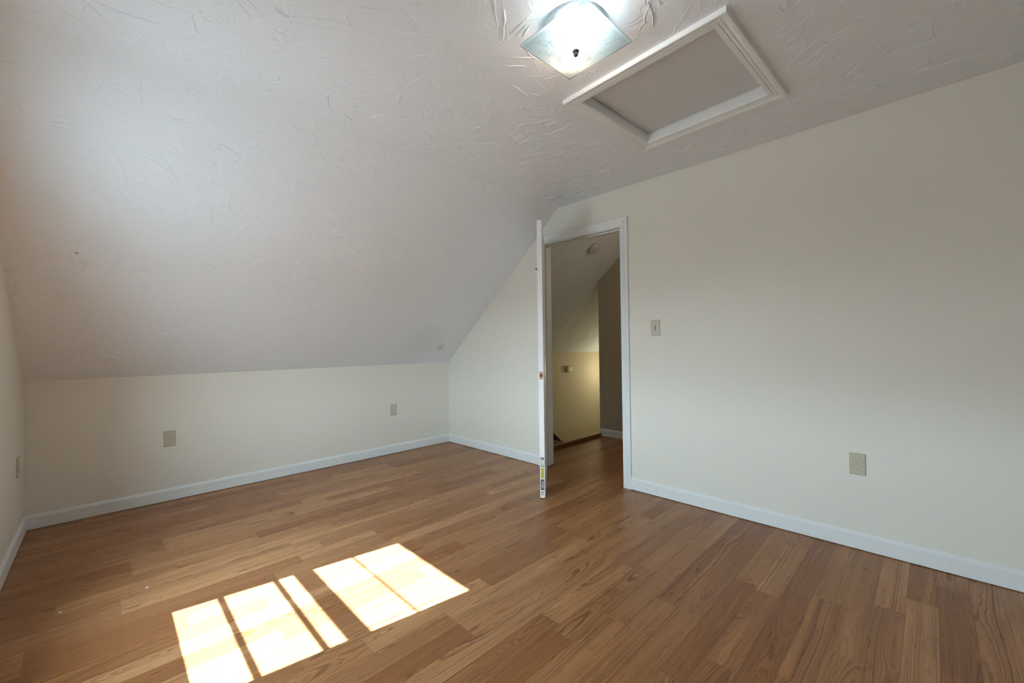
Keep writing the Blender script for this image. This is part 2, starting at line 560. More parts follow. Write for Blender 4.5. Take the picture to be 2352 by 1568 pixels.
def slope_slab(x0, x1, mirror=False):
    ym = (lambda y: YM - y) if mirror else (lambda y: y)
    bm = bmesh.new()
    ye = YK + 0.12
    prism(bm, [(ym(YS), ZC), (ym(ye), slope_z(ye)), (ym(ye), slope_z(ye) + 0.16), (ym(YS - .03), ZC + 0.12), (ym(YS - .03), ZC + .0005)], 'x', x0, x1)
    return bm


slope = tag(link('ceiling_slope', slope_slab(-0.15, XD + DX / 2), M_CEIL), kind='structure', label='white textured sloping ceiling over the knee wall')
tag(link('ceiling_slope_front', slope_slab(-0.15, XD + DX / 2, True), M_CEIL), kind='structure')


def ridges(parent, name, O, U, V, N, umax, vmax, dens_long, dens_short, skip, seed, hscale=1.0):
    """Trowel ridges of the skip-trowel plaster: thin bent welts with one steep and one gentle side."""
    rnd = random.Random(seed)
    V_, F_ = [], []

    def welt(cx, cy, ang, L, curv, wd, ht):
        ns = max(4, min(14, int(L / 0.018)))
        px, py, a = cx, cy, ang
        base = len(V_)
        side = rnd.choice((-1, 1))
        k2 = curv
        for i in range(ns + 1):
            t = i / ns
            prof = math.sin(math.pi * min(1, max(0, t))) ** 0.6
            prof *= 0.75 + 0.25 * rnd.random()
            nx, ny = -math.sin(a), math.cos(a)
            wl, wr = wd * 1.5, wd * 0.45
            if side < 0:
                wl, wr = wr, wl
            ww = 0.35 + 0.65 * prof
            for (off, h) in ((-wl * ww, -0.0002), (0.0, ht * prof), (wr * ww, -0.0002)):
                P = O + U * (px + nx * off) + V * (py + ny * off) + N * h
                V_.append(P)
            a += k2 * L / ns + rnd.gauss(0, 0.085)
            if rnd.random() < 0.04:
                k2 = -k2
            px += math.cos(a) * L / ns
            py += math.sin(a) * L / ns
        for i in range(ns):
            for j in range(2):
                q = base + i * 3 + j
                F_.append((q, q + 1, q + 4, q + 3))

    def ok(x, y, pad):
        return pad < x < umax - pad and pad < y < vmax - pad and not skip(x, y)
    area = umax * vmax
    for (cnt, lo, hi, wlo, whi, hlo, hhi) in ((int(area * dens_long), 0.06, 0.32, 0.0022, 0.0048, 0.0010, 0.0024),
                                              (int(area * dens_short), 0.012, 0.06, 0.0012, 0.0026, 0.0005, 0.0013)):
        i = 0
        while i < cnt:
            x, y = rnd.uniform(0, umax), rnd.uniform(0, vmax)
            L = lo + (hi - lo) * rnd.random() ** 2.0
            i += 1
            ang = 1.5 * math.sin(1.3 * x + 0.9 * y + seed) + 1.2 * math.sin(2.1 * y - 1.1 * x + 2 * seed) + rnd.gauss(0, 0.75)
            nn = 1 if rnd.random() < 0.80 else rnd.randint(2, 5)     # some come in sheaves from one stroke
            curv = rnd.gauss(0, 2.6)
            if nn > 1:
                L = min(L, 0.09)
            gap = rnd.uniform(0.006, 0.011)
            for q in range(nn):
                xx = x - math.sin(ang) * gap * q + rnd.gauss(0, .006)
                yy_ = y + math.cos(ang) * gap * q + rnd.gauss(0, .006)
                ex, ey = xx + math.cos(ang) * L, yy_ + math.sin(ang) * L
                if ok(xx, yy_, 0.01) and ok(ex, ey, 0.01) and ok((xx + ex) / 2, (yy_ + ey) / 2, 0.01):
                    welt(xx, yy_, ang + rnd.gauss(0, .08), L * rnd.uniform(.7, 1.05), curv, rnd.uniform(wlo, whi), rnd.uniform(hlo, hhi) * hscale)
    me = bpy.data.meshes.new(name)
    me.from_pydata([tuple(v) for v in V_], [], F_)
    me.materials.append(M_CEIL)
    o = bpy.data.objects.new(name, me)
    COL.objects.link(o)
    o.parent = parent
    o['kind'] = 'stuff'
    # make every welt face the room
    bm = bmesh.new()
    bm.from_mesh(me)
    bm.normal_update()
    fl = [f_ for f_ in bm.faces if f_.normal.dot(N) < 0]
    bmesh.ops.reverse_faces(bm, faces=fl)
    bm.to_mesh(me)
    bm.free()
    for p in me.polygons:
        p.use_smooth = False
    return o


LX, LY = 1.655, 0.938                                        # ceiling light


def skip_ceil(x, y):
    X, Y = x, YS2 + y
    return (abs(X - HX) < 0.43 and abs(Y - HY) < 0.43) or (X - LX) ** 2 + (Y - LY) ** 2 < 0.145 ** 2


ridges(ceiling, 'plaster_ridges', Vector((0, YS2, ZC)), Vector((1, 0, 0)), Vector((0, 1, 0)), Vector((0, 0, -1)), XD, YS - YS2, 105, 230, skip_ceil, 5, 1.35)
sl = math.hypot(YK - YS, ZC - ZK)
SV = Vector((0, (YK - YS) / sl, -(ZC - ZK) / sl))
SN = Vector((0, -(ZC - ZK) / sl, -(YK - YS) / sl))
ridges(slope, 'plaster_ridges', Vector((0, YS, ZC)), Vector((1, 0, 0)), SV, SN, XD, sl, 80, 200, lambda x, y: False, 6, 0.9)

# ragged tape joint where the slope meets the left wall
rnd = random.Random(2)
bm = bmesh.new()
for (s0, s1, wmax) in ((1.26, 1.42, .030), (1.44, 1.52, .034), (1.53, 1.72, .046)):
    n = 14
    P = Vector((0.0, YS, ZC))
    a_, b_, c_ = [], [], []
    for i in range(n + 1):
        t = s0 + (s1 - s0) * i / n
        wv = wmax * (0.55 + 0.45 * math.sin(i / n * math.pi)) * rnd.uniform(0.7, 1.1)
        a_.append(bm.verts.new(P + SV * t + SN * 0.004))
        b_.append(bm.verts.new(P + SV * t + Vector((wv, 0, 0)) + SN * 0.0055))
        c_.append(bm.verts.new(P + SV * t + Vector((wv + .0015, 0, 0)) - SN * 0.001))
    for i in range(n):
        for A, B in ((a_, b_), (b_, c_)):
            bm.faces.new((A[i], A[i + 1], B[i + 1], B[i]))
link('plaster_tape', bm, M_CEIL, slope)['label'] = 'ragged loose joint tape'

# ---------------------------------------------------------------- landing and stairwell beyond the door
HYW = 3.944                                                  # stairwell knee wall
XE = 7.2
bm = slope_slab(XD + DX / 2, XE)
hs = tag(link('ceiling_slope_landing', bm, M_CEIL), kind='structure', label='dim textured sloping ceiling beyond the doorway')
ridges(hs, 'plaster_ridges', Vector((XD + DX, YS, ZC)), Vector((1, 0, 0)), SV, SN, 3.0, sl, 90, 180, lambda x, y: False, 8, 1.25)
tag(link('ceiling_landing', bx(XD + DX / 2, XE, -0.2, YS, ZC, ZC + 0.12), M_CEIL), kind='structure')
tag(link('wall_stair', bx(XD + DX, XE, HYW, HYW + 0.1, -2.6, 1.03), M_YELLOW), kind='structure', label='yellow cream stairwell wall seen through the doorway')
bm = bmesh.new()
prism(bm, [(-0.2, 0), (2.872, 0), (2.872, slope_z(2.872) + E_), (YS, ZC + E_), (-0.2, ZC + E_)], 'x', XH, XH + 0.11)
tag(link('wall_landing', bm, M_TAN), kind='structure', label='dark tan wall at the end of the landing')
tag(link('wall_landing_side', bx(XD + DX, XH, -0.2, -0.1, 0, ZC), M_WALL), kind='structure')
tag(link('wall_stair_end', bx(XE, XE + 0.1, 0.0, HYW + .1, -2.6, ZC), M_YELLOW), kind='structure')
tag(link('wall_stair_near', bx(XH + 0.11, XE, 2.762, 2.872, -2.6, ZC), M_YELLOW), kind='structure')
tag(link('wall_stair_under', bx(XD + DX, XH + .11, 2.80, 2.872, -2.6, -0.06), M_YELLOW), kind='structure')
tag(link('wall_stair_left', bx(XD + 0.02, XD + DX + .02, 2.872, HYW + .1, -2.6, -0.06), M_YELLOW), kind='structure')
tag(link('floor_stairwell', bx(XD, XE + .1, 2.7, HYW + .1, -2.7, -2.6), M_CARPET), kind='structure')
tag(link('trim_1', bx(XD + DX, XH, 2.850, 2.885, -0.05, 0.040, 0.004), M_NOSING), kind='structure', label='raised brown wood nosing along the stairwell edge')
# stairs going down along the yellow wall
st = empty('staircase', (4.55, 3.4, -0.19))
tag(st, 'dark stairs going down beside the yellow wall, beyond the doorway', 'stairs')
for k in range(9):
    x0 = 0.24 * k
    bm = bx(x0 - 0.02, x0 + 0.25, -0.52, 0.52, -0.19 * k - 0.03, -0.19 * k, 0.006)
    link('tread', bm, M_CARPET, st)
    link('riser', bx(x0 + 0.225, x0 + 0.24, -0.52, 0.52, -0.19 * (k + 1), -0.19 * k - 0.03), M_CARPET, st)
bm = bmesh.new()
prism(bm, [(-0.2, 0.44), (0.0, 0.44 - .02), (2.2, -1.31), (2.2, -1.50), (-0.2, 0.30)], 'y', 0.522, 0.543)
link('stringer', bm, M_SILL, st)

# baseboards ---------------------------------------------------------------
BB = [(0.0005, 0.004), (0.0125, 0.004), (0.0125, 0.076), (0.0095, 0.0795), (0.0095, 0.083), (0.0045, 0.0905), (0.0005, 0.093)]


def board(name, p0, p1, nrm, m0=0, m1=0, label=None):
    """Baseboard from p0 to p1; nrm points into the room; m0/m1 = 1 mitres an inside corner."""
    d = (Vector(p1) - Vector(p0)).normalized()
    st_ = []
    for P, mm, sg in ((Vector(p0), m0, 1), (Vector(p1), m1, -1)):
        st_.append([Vector((P.x + nrm[0] * t + d.x * sg * mm * t, P.y + nrm[1] * t + d.y * sg * mm * t, z)) for (t, z) in BB])
    return tag(link(name, sweep(bmesh.new(), st_), M_TRIM), kind='structure', label=label)


CW = 0.068                                                   # casing width
bb_left = board('baseboard_left', (0, YK2, 0), (0, YK, 0), (1, 0), 1, 1, 'white baseboard at the far left')
bb_back = board('baseboard_back', (0, YK, 0), (XD, YK, 0), (0, -1), 1, 1, 'white baseboard under the knee wall')
bb_r2 = board('baseboard_right_far', (XD, YK, 0), (XD, JY1 + CW, 0), (-1, 0), 1, 0, 'short white baseboard between corner and door')
bb_r = board('baseboard_right', (XD, JY0 - CW, 0), (XD, YK2, 0), (-1, 0), 0, 1, 'long white baseboard right of the doorway')
board('baseboard_front', (XD, YK2, 0), (0, YK2, 0), (0, 1), 1, 1)
board('baseboard_landing', (XH, 2.872, 0), (XH, -0.1, 0), (-1, 0), 0, 0, 'shaded baseboard on the landing wall')
rnd = random.Random(4)
for (bb, pts) in ((bb_back, [(.35, .06), (.83, .068), (1.0, .07), (1.16, .06), (1.78, .068), (1.80, .04), (2.42, .055)]),
                  (bb_r, [(1.16, .07), (.55, .055), (.545, .03), (-.05, .05), (1.52, .06)])):
    for (a, z) in pts:
        bm = bmesh.new()
        lathe(bm, [(0.0015, 0), (0.0011, 0.0006), (0, 0.0007)], 8)
        if bb is bb_back:
            o = link('nail_hole', bm, M_GREYP, bb, loc=(a, YK - 0.0124, z), rot=(R(90), 0, 0))
        else:
            o = link('nail_hole', bm, M_GREYP, bb, loc=(XD - 0.0124, a, z), rot=(0, R(-90), 0))

# ---------------------------------------------------------------- door frame and casing
CP = [(0.000, 0.000), (0.000, 0.0085), (0.004, 0.0105), (0.009, 0.0105), (0.012, 0.0085), (0.018, 0.0088), (0.028, 0.0118), (0.034, 0.0128),
      (0.036, 0.0110), (0.041, 0.0115), (0.050, 0.0158), (0.062, 0.0170), (CW, 0.0145), (CW, 0.0005)]


def casing_u(parent, face_x, sgn):
    """Mitred casing round the door opening on the wall face; sgn -1 towards the room."""
    y0, y1, z1 = JY0 - 0.004, JY1 + 0.004, JZ + 0.006

    def pt(w_, t, side, end):
        if side == 'l':
            return Vector((face_x + sgn * t, y1 + w_, 0.0 if end == 0 else z1 + w_))
        if side == 'r':
            return Vector((face_x + sgn * t, y0 - w_, 0.0 if end == 0 else z1 + w_))
        return Vector((face_x + sgn * t, (y1 + w_) if end == 0 else (y0 - w_), z1 + w_))
    for side in 'lrh':
        s_ = [[pt(w_, t, side, e) for (w_, t) in CP] for e in (0, 1)]
        link('casing', sweep(bmesh.new(), s_), M_TRIM, parent)


tr2 = empty('trim_2', (0, 0, 0))
tag(tr2, 'white moulded casing and jamb round the doorway', kind='structure')
casing_u(tr2, XD, -1)
casing_u(tr2, XD + DX, 1)
JT = 0.019
link('jamb', bx(XD - .001, XD + DX + .001, JY1, JY1 + JT, 0, JZ + JT, .001, 1), M_TRIM, tr2)
link('jamb', bx(XD - .001, XD + DX + .001, JY0 - JT, JY0, 0, JZ + JT, .001, 1), M_TRIM, tr2)
link('head_jamb', bx(XD - .001, XD + DX + .001, JY0, JY1, JZ, JZ + JT, .001, 1), M_TRIM, tr2)
sx0, sx1 = XD + 0.038, XD + 0.074
link('door_stop', bx(sx0, sx1, JY1 - .011, JY1, 0, JZ, .002, 1), M_TRIM, tr2)
link('door_stop', bx(sx0, sx1, JY0, JY0 + .011, 0, JZ, .002, 1), M_TRIM, tr2)
link('door_stop', bx(sx0, sx1, JY0 + .011, JY1 - .011, JZ - .011, JZ, .002, 1), M_TRIM, tr2)

# ---------------------------------------------------------------- the open door: local x along the leaf, y through it, z up
LW, LT, LZ0, LZ1 = 0.8047, 0.035, 0.010, 2.040
ang = R(-140.85)
door = empty('door_1', (3.250, 2.527, 0), (0, 0, ang))
tag(door, 'white six panel door standing open into the room, seen edge-on', kind='structure')


def door_slab():
    bm = bmesh.new()
    stile, mull = 0.105, 0.10
    cols = [0.004, stile, (LW - mull) / 2, (LW + mull) / 2, LW - stile, LW - .0]
    zr = [LZ0, 0.23, 0.86, 1.02, 1.66, 1.76, 1.93, LZ1]
    cols[0] = 0.003
    for (yf, sgn) in ((0.0, -1), (LT, 1)):
        for i in range(5):
            for j in range(7):
                x0, x1, z0, z1 = cols[i], cols[i + 1], zr[j], zr[j + 1]
                if i in (1, 3) and j in (1, 3, 5):
                    dd, b1, b2 = 0.007, 0.012, 0.040
                    lv = []
                    for (ins, dep) in ((0, 0), (b1, dd), (b2 * .7, dd), (b2, dd * .25)):
                        yv = yf - sgn * dep
                        lv.append([bm.verts.new(p) for p in ((x0 + ins, yv, z0 + ins), (x1 - ins, yv, z0 + ins), (x1 - ins, yv, z1 - ins), (x0 + ins, yv, z1 - ins))])
                    for A, B in zip(lv, lv[1:]):
                        for q in range(4):
                            p_ = (q + 1) % 4
                            bm.faces.new((A[q], A[p_], B[p_], B[q]))
                    bm.faces.new(lv[-1])
                else:
                    bm.faces.new([bm.verts.new(p) for p in ((x0, yf, z0), (x1, yf, z0), (x1, yf, z1), (x0, yf, z1))])
    xa, xb = cols[0], cols[-1]
    for q in (((xa, 0, LZ0), (xa, LT, LZ0), (xa, LT, LZ1), (xa, 0, LZ1)), ((xb, 0, LZ0), (xb, LT, LZ0), (xb, LT, LZ1), (xb, 0, LZ1)),
              ((xa, 0, LZ0), (xb, 0, LZ0), (xb, LT, LZ0), (xa, LT, LZ0)), ((xa, 0, LZ1), (xb, 0, LZ1), (xb, LT, LZ1), (xa, LT, LZ1))):
        bm.faces.new([bm.verts.new(p) for p in q])
    bmesh.ops.remove_doubles(bm, verts=bm.verts, dist=1e-5)
    bmesh.ops.recalc_face_normals(bm, faces=bm.faces)
    return bm


slab = link('door_leaf', door_slab(), M_DOOR, door)
# bored latch: mortise plate of bare wood with its hole on the edge, and the bore through the faces
MZ = 0.902
bm = bmesh.new()
NSEG = 20
outer, inner = [], []
for i in range(NSEG):
    a = 2 * math.pi * (i + .5) / NSEG
    c_, s_ = math.cos(a), math.sin(a)
    sc = min(0.0125 / max(abs(c_), 1e-6), 0.029 / max(abs(s_), 1e-6))
    outer.append(bm.verts.new((LW + .0004, LT / 2 + c_ * sc, MZ + s_ * sc)))
    inner.append(bm.verts.new((LW + .0004, LT / 2 + c_ * .0105, MZ + s_ * .0105)))
for i in range(NSEG):
    j = (i + 1) % NSEG
    bm.faces.new((outer[i], outer[j], inner[j], inner[i]))
mort = link('latch_mortise', bm, M_RAWWOOD, door)
mort['label'] = 'bare wood latch mortise'
bm = bmesh.new()
lathe(bm, [(0, 0.0), (0.0105, 0.0), (0.0108, 0.0007), (0.0095, 0.0007), (0.0090, 0.0003), (0, 0.0003)], 20)
link('latch_hole', bm, M_HOLE, mort, loc=(LW + .00015, LT / 2, MZ), rot=(0, R(90), 0))
for (yv, rx) in ((-0.0002, R(90)), (LT + .0002, R(-90))):
    bm = bmesh.new()
    lathe(bm, [(0.027, 0.0), (0.0255, 0.0008), (0.0250, 0.0001), (0, 0.0001)], 28)
    link('lock_bore', bm, M_HOLE, door, loc=(LW - 0.060, yv, MZ), rot=(rx, 0, 0))
# small dark coat hook on the room face
bm = bmesh.new()
lathe(bm, [(0.012, 0), (0.012, 0.003), (0.008, 0.005), (0.006, 0.010), (0.0065, 0.014), (0.004, 0.018), (0, 0.019)], 16)
link('coat_hook', bm, M_STEEL, door, loc=(LW - 0.10, 0.0, 1.70), rot=(R(90), 0, 0), smooth=True)
# hinges
for hz in (0.25, 1.03, 1.82):
    bm = bmesh.new()
    lathe(bm, [(0, -0.045), (0.006, -0.045), (0.006, 0.045), (0, 0.045)], 12)
    link('hinge', bm, M_STEEL, door, loc=(0.0, -0.006, hz), smooth=False)

# printed stickers on the edge
EX = LW


def sticker(y0, y1, z0, z1, mat, lift, parent, name):
    return link(name, bx(EX + lift, EX + lift + .00025, y0, y1, z0, z1), mat, parent)


def text(body, size, y, z, mat, parent, rot90, lift=0.0009, sx=1.0):
    cu = bpy.data.curves.new('printed_text', 'FONT')
    cu.body = body
    cu.size = size
    cu.align_x = 'CENTER'
    cu.align_y = 'CENTER'
    cu.extrude = 0.00005
    cu.offset = size * 0.018
    cu.materials.append(mat)
    o = bpy.data.objects.new('printed_text', cu)
    COL.objects.link(o)
    o.parent = parent
    # text plane: looking at the edge from outside (+x local), right is +y local
    M_ = Matrix(((0, 0, 1), (1, 0, 0), (0, 1, 0))).to_4x4()       # text x -> y, text y -> z, normal -> x
    if rot90:
        M_ = M_ @ Matrix.Rotation(R(-90), 4, 'Z')
    M_ = M_ @ Matrix.Diagonal((sx, 1, 1, 1))
    M_.translation = Vector((EX + lift, y, z))
    o.matrix_local = M_
    return o


yc = LT / 2
s1 = sticker(yc - .0125, yc + .0125, 0.236, 0.306, M_BLACK, .0001, door, 'size_sticker')
s1['label'] = 'black and white size sticker'
sticker(yc - .0100, yc + .0115, 0.241, 0.287, M_WHITEP, .0004, s1, 'sticker_panel')
bm = bmesh.new()
prism(bm, [(yc - .009, .262), (yc - .003, .264), (yc + .004, .256), (yc + .010, .247), (yc + .009, .242), (yc + .002, .246), (yc - .006, .254)], 'x', EX + .0007, EX + .0008)
link('sticker_leaf', bm, M_LEAFP, s1)
bm = bmesh.new()
for q in range(4):
    box(bm, EX + .0007, EX + .0008, yc - .007, yc + .008 - .002 * (q % 2), .280 - .0035 * q, .2808 - .0035 * q)
link('sticker_print', bm, M_GREYP, s1)
text('32"', 0.020, yc, 0.2965, M_WHITEP, s1, False, sx=0.82)
s2 = sticker(yc - .0115, yc + .0115, 0.151, 0.228, M_YELLOWP, .0001, door, 'warning_sticker')
s2['label'] = 'yellow printed sticker'
bm = bmesh.new()
for (q, (za, zb)) in enumerate(((.160, .224), (.156, .210), (.170, .226), (.155, .222))):
    yv = yc - .0075 + .005 * q
    z = zb
    rr = random.Random(q)
    while z > za:
        l_ = rr.uniform(.003, .009)
        box(bm, EX + .0004, EX + .0005, yv - .0008, yv + .0008, max(za, z - l_), z)
        z -= l_ + .0016
link('sticker_print', bm, M_OCHRE, s2)
s3 = sticker(yc - .0120, yc + .0120, 0.068, 0.1435, M_BLACK, .0001, door, 'number_sticker')
s3['label'] = 'black number sticker reading 370487'
text('370487', 0.0205, yc, 0.1065, M_WHITEP, s3, True, sx=0.98)
s4 = sticker(yc - .0115, yc + .0115, 0.026, 0.063, M_PALEBLUE, .0001, door, 'barcode_sticker')
s4['label'] = 'pale blue barcode sticker'
bm = bmesh.new()
rr = random.Random(3)
z = .037
while z < .058:
    t_ = rr.choice((.0004, .0008, .0013))
    box(bm, EX + .0004, EX + .0005, yc - .0075, yc + .0030, z, z + t_)
    z += t_ + rr.choice((.0005, .0008))
for q in range(6):
    box(bm, EX + .0004, EX + .0005, yc + .0062, yc + .0085, .037 + q * .0036, .039 + q * .0036)
link('sticker_bars', bm, M_GREYP, s4)

# ---------------------------------------------------------------- window in the left wall (just outside the picture, it throws the sun patch)
GY0, GY1 = 1.738, 2.386
win = empty('window_1', (0, 0, 0))
tag(win, 'double hung gable window that throws the sun patch', kind='structure')
link('sash_frame', (lambda bm: (box(bm, -.14, -.005, WY0 - .005, 1.716, WZ0, WZ1), box(bm, -.14, -.005, 2.408, WY1 + .005, WZ0, WZ1),
                               box(bm, -.10, -.005, 1.716, 2.408, 1.685, WZ1 + .005), box(bm, -.14, .02, 1.69, 2.435, WZ0 - .025, 0.545), bm)[-1])(bmesh.new()), M_TRIM, win)
# lower sash (inner) and upper sash (outer)
zl0, zl1, zu0, zu1 = 0.583, 1.100, 1.133, 1.628
bm = bmesh.new()
box(bm, -.035, -.015, 1.716, GY0, .54, zu0)
box(bm, -.035, -.015, GY1, 2.408, .54, zu0)
box(bm, -.035, -.015, GY0, GY1, .54, zl0)
box(bm, -.035, -.015, GY0, GY1, zl1, zu0)
lower = link('lower_sash', bm, M_TRIM, win)
for z_ in (.757, .974):
    link('muntin', bx(-.036, -.024, GY0, GY1, z_, z_ + .016), M_TRIM, lower)
link('pane', bx(-.0315, -.0285, GY0, GY1, zl0, zl1), M_PANE, lower)
bm = bmesh.new()
box(bm, -.075, -.055, 1.716, GY0, zl1, 1.69)
box(bm, -.075, -.055, GY1, 2.408, zl1, 1.69)
box(bm, -.075, -.055, GY0, GY1, zl1, zu0)
box(bm, -.075, -.055, GY0, GY1, zu1, 1.69)
upper = link('upper_sash', bm, M_TRIM, win)
link('muntin', bx(-.068, -.064, GY0, GY1, 1.371, 1.381), M_TRIM, upper)
link('muntin', bx(-.068, -.064, GY0 + .028, GY0 + .033, zu0, zu1), M_TRIM, upper)
link('pane', bx(-.067, -.065, GY0, GY1, zu0, zu1), M_PANE, upper)
bm = bmesh.new()
for q in ((WY0 - .075, WY0 + .005, WZ0 - .09, WZ1 + .075), (WY1 - .005, WY1 + .075, WZ0 - .09, WZ1 + .075), (WY0 + .005, WY1 - .005, WZ1 - .005, WZ1 + .075),
          (WY0 + .005, WY1 - .005, WZ0 - .09, WZ0 - .025)):
    box(bm, 0.0005, 0.016, *q)
link('window_casing', bm, M_TRIM, win)
fill_win = empty('fill_window', (0, YM - WY0 - WY1, 0))  # copy of the gable window, added out of view to fill the room light
tag(fill_win, 'unseen second gable window nearer the camera, added for fill light', kind='structure')
for ch in list(win.children):
    c = ch.copy()
    COL.objects.link(c)
    c.parent = fill_win
    for g in ch.children:
        d2 = g.copy()
        COL.objects.link(d2)
        d2.parent = c
# shade added over the unseen window, drawn low to cut its fill light
yb0, yb1 = WY0 + 0.018, WY1 - 0.018
shade2 = link('added_roller_shade', bx(-.0125, -.0115, yb0, yb1, 0.93, WZ1 - 0.04), M_FABRIC, fill_win)
link('hem_bar', bx(-.0145, -.0095, yb0, yb1, 0.915, 0.932, .001, 1), M_TRIM, shade2)
bm = bmesh.new()
lathe(bm, [(0, yb0), (0.016, yb0), (0.016, yb1), (0, yb1)], 16)
bmesh.ops.transform(bm, matrix=Matrix.Rotation(R(-90), 4, 'X'), verts=bm.verts)
link('roller', bm, M_FABRIC, shade2, loc=(-.004, 0, WZ1 - 0.03), smooth=True)

# ---------------------------------------------------------------- attic hatch
hatch = empty('attic_hatch', (HX, HY, ZC), (0, 0, HROT))
tag(hatch, 'white framed attic hatch recessed in the textured ceiling', 'hatch')
HO, HI = 0.389, 0.319                                        # half sizes outer / inner
CW2 = HO - HI
HP = [(0.0, 0.0), (0.0, -0.0095), (0.005, -0.0115), (0.010, -0.0115), (0.0125, -0.0090), (0.019, -0.0092), (0.031, -0.0150), (0.036, -0.0165),
      (0.0385, -0.0140), (0.043, -0.0145), (0.054, -0.0205), (CW2 - .003, -0.0215), (CW2, -0.0190), (CW2, 0.0)]
for k in range(4):
    stn = []
    for e in (-1, 1):
        row = []
        for (w_, z) in HP:
            rr = HI + w_
            p = Vector((rr, e * rr, z))
            row.append(Matrix.Rotation(k * math.pi / 2, 3, 'Z') @ p)
        stn.append(row)
    link('casing', sweep(bmesh.new(), stn), M_TRIM, hatch)
for k in range(4):
    bm = bx(HI + 0.004, HI + 0.022, -HI - .022, HI + .004, -0.014, 0.11)
    bmesh.ops.transform(bm, matrix=Matrix.Rotation(k * math.pi / 2, 4, 'Z'), verts=bm.verts)
    link('reveal_board', bm, M_TRIM, hatch)
bm = bx(-HI + .001, HI - .0005, -HI + .001, HI - .0005, 0.046, 0.060, 0.001, 1)
bmesh.ops.transform(bm, matrix=Matrix.Rotation(R(0.5), 4, 'Z'), verts=bm.verts)
link('hatch_panel', bm, M_HATCH, hatch)['label'] = 'loose grey white lift-out panel'
tag(link('attic_cover', bx(HX - .45, HX + .45, HY - .45, HY + .45, ZC + .121, ZC + .14), M_HATCH), kind='structure')

# ---------------------------------------------------------------- ceiling light
lamp = empty('ceiling_light', (LX, LY, ZC))
tag(lamp, 'square bent frosted glass ceiling light, lit, beside the attic hatch', 'light')
bm = bmesh.new()
lathe(bm, [(0.0, -0.020), (0.086, -0.020), (0.103, -0.017), (0.112, -0.009), (0.115, -0.002), (0.115, 0.0), (0.0, 0.0)], 48)
link('canopy_pan', bm, M_PAN, lamp, smooth=True)
GS, GN = 0.1525, 24


def shade_z(x, y):
    rx, ry = x / GS, y / GS
    return -0.100 + 0.028 * (1 - math.cos(rx * math.pi / 2) * math.cos(ry * math.pi / 2)) ** 1.15


bm = bmesh.new()
top, bot = [], []
for i in range(GN + 1):
    t_, b_ = [], []
    for j in range(GN + 1):
        x, y = -GS + 2 * GS * i / GN, -GS + 2 * GS * j / GN
        z = shade_z(x, y)
        b_.append(bm.verts.new((x, y, z)))
    bot.append(b_)
for i in range(GN):
    for j in range(GN):
        bm.faces.new((bot[i][j], bot[i][j + 1], bot[i + 1][j + 1], bot[i + 1][j]))
shade = link('glass_shade', bm, M_SHADE, lamp, smooth=True)
shade.rotation_euler = (0, 0, R(-1.5))
so = shade.modifiers.new('thick', 'SOLIDIFY')
so.thickness = 0.0035
so.offset = 0.0
so.material_offset = 1
shade.data.materials.append(M_PANE)


def tube_path(bm, pts, rad):
    n = 5
    prev = None
    for i, p in enumerate(pts):
        a = pts[max(0, i - 1)]
        b = pts[min(len(pts) - 1, i + 1)]
        d_ = (Vector(b) - Vector(a)).normalized()
        s_ = d_.cross(Vector((0, 0, 1))).normalized()
        u_ = s_.cross(d_)
        rr = rad * (0.35 + 0.65 * math.sin(math.pi * (i + .6) / (len(pts) + .2)))
        ring = [bm.verts.new(Vector(p) + s_ * rr * math.cos(2 * math.pi * q / n) + u_ * rr * 0.45 * math.sin(2 * math.pi * q / n)) for q in range(n)]
        if prev:
            for q in range(n):
                bm.faces.new((prev[q], prev[(q + 1) % n], ring[(q + 1) % n], ring[q]))
        prev = ring


for k in range(4):
    bm = bmesh.new()
    ca, sa = math.cos(R(45 + 90 * k)), math.sin(R(45 + 90 * k))
    for hand in (1, -1):
        # acanthus-like sprays: each stem runs outward and curls up at its end
        for (al, ac, hd, L0, curl, n_) in ((.022, .006, 0.5, .060, 26, 22), (.050, .022, 0.9, .052, 42, 22), (.070, .034, 0.2, .060, -36, 22), (.064, .012, 0.1, .060, 40, 22),
                                           (.098, .030, 0.6, .050, -48, 20), (.104, .012, 0.0, .056, 34, 20), (.136, .018, 0.4, .040, -44, 18), (.040, .044, 1.3, .040, -50, 18)):
            px, py, h_ = al, ac, hd
            pts = []
            for i in range(n_ + 1):
                q = (px, hand * py)
                x, y = q[0] * ca - q[1] * sa, q[0] * sa + q[1] * ca
                pts.append((x, y, shade_z(x, y) - 0.0018))
                t = i / n_
                h_ += curl * (0.25 + 2.6 * t * t) * L0 / n_
                px += math.cos(h_) * L0 / n_
                py += math.sin(h_) * L0 / n_
            if all(abs(p[0]) < GS * .97 and abs(p[1]) < GS * .97 for p in pts):
                tube_path(bm, pts, 0.0006)
    link('etched_scroll', bm, M_ETCH, shade, smooth=True)
bm = bmesh.new()
lathe(bm, [(0, -0.123), (0.005, -0.122), (0.008, -0.118), (0.0085, -0.114), (0.0065, -0.1105), (0.010, -0.108), (0.0125, -0.1045), (0.0125, -0.101), (0.004, -0.098), (0.004, -0.018)], 24)
link('finial', bm, M_STEEL, lamp, smooth=True)
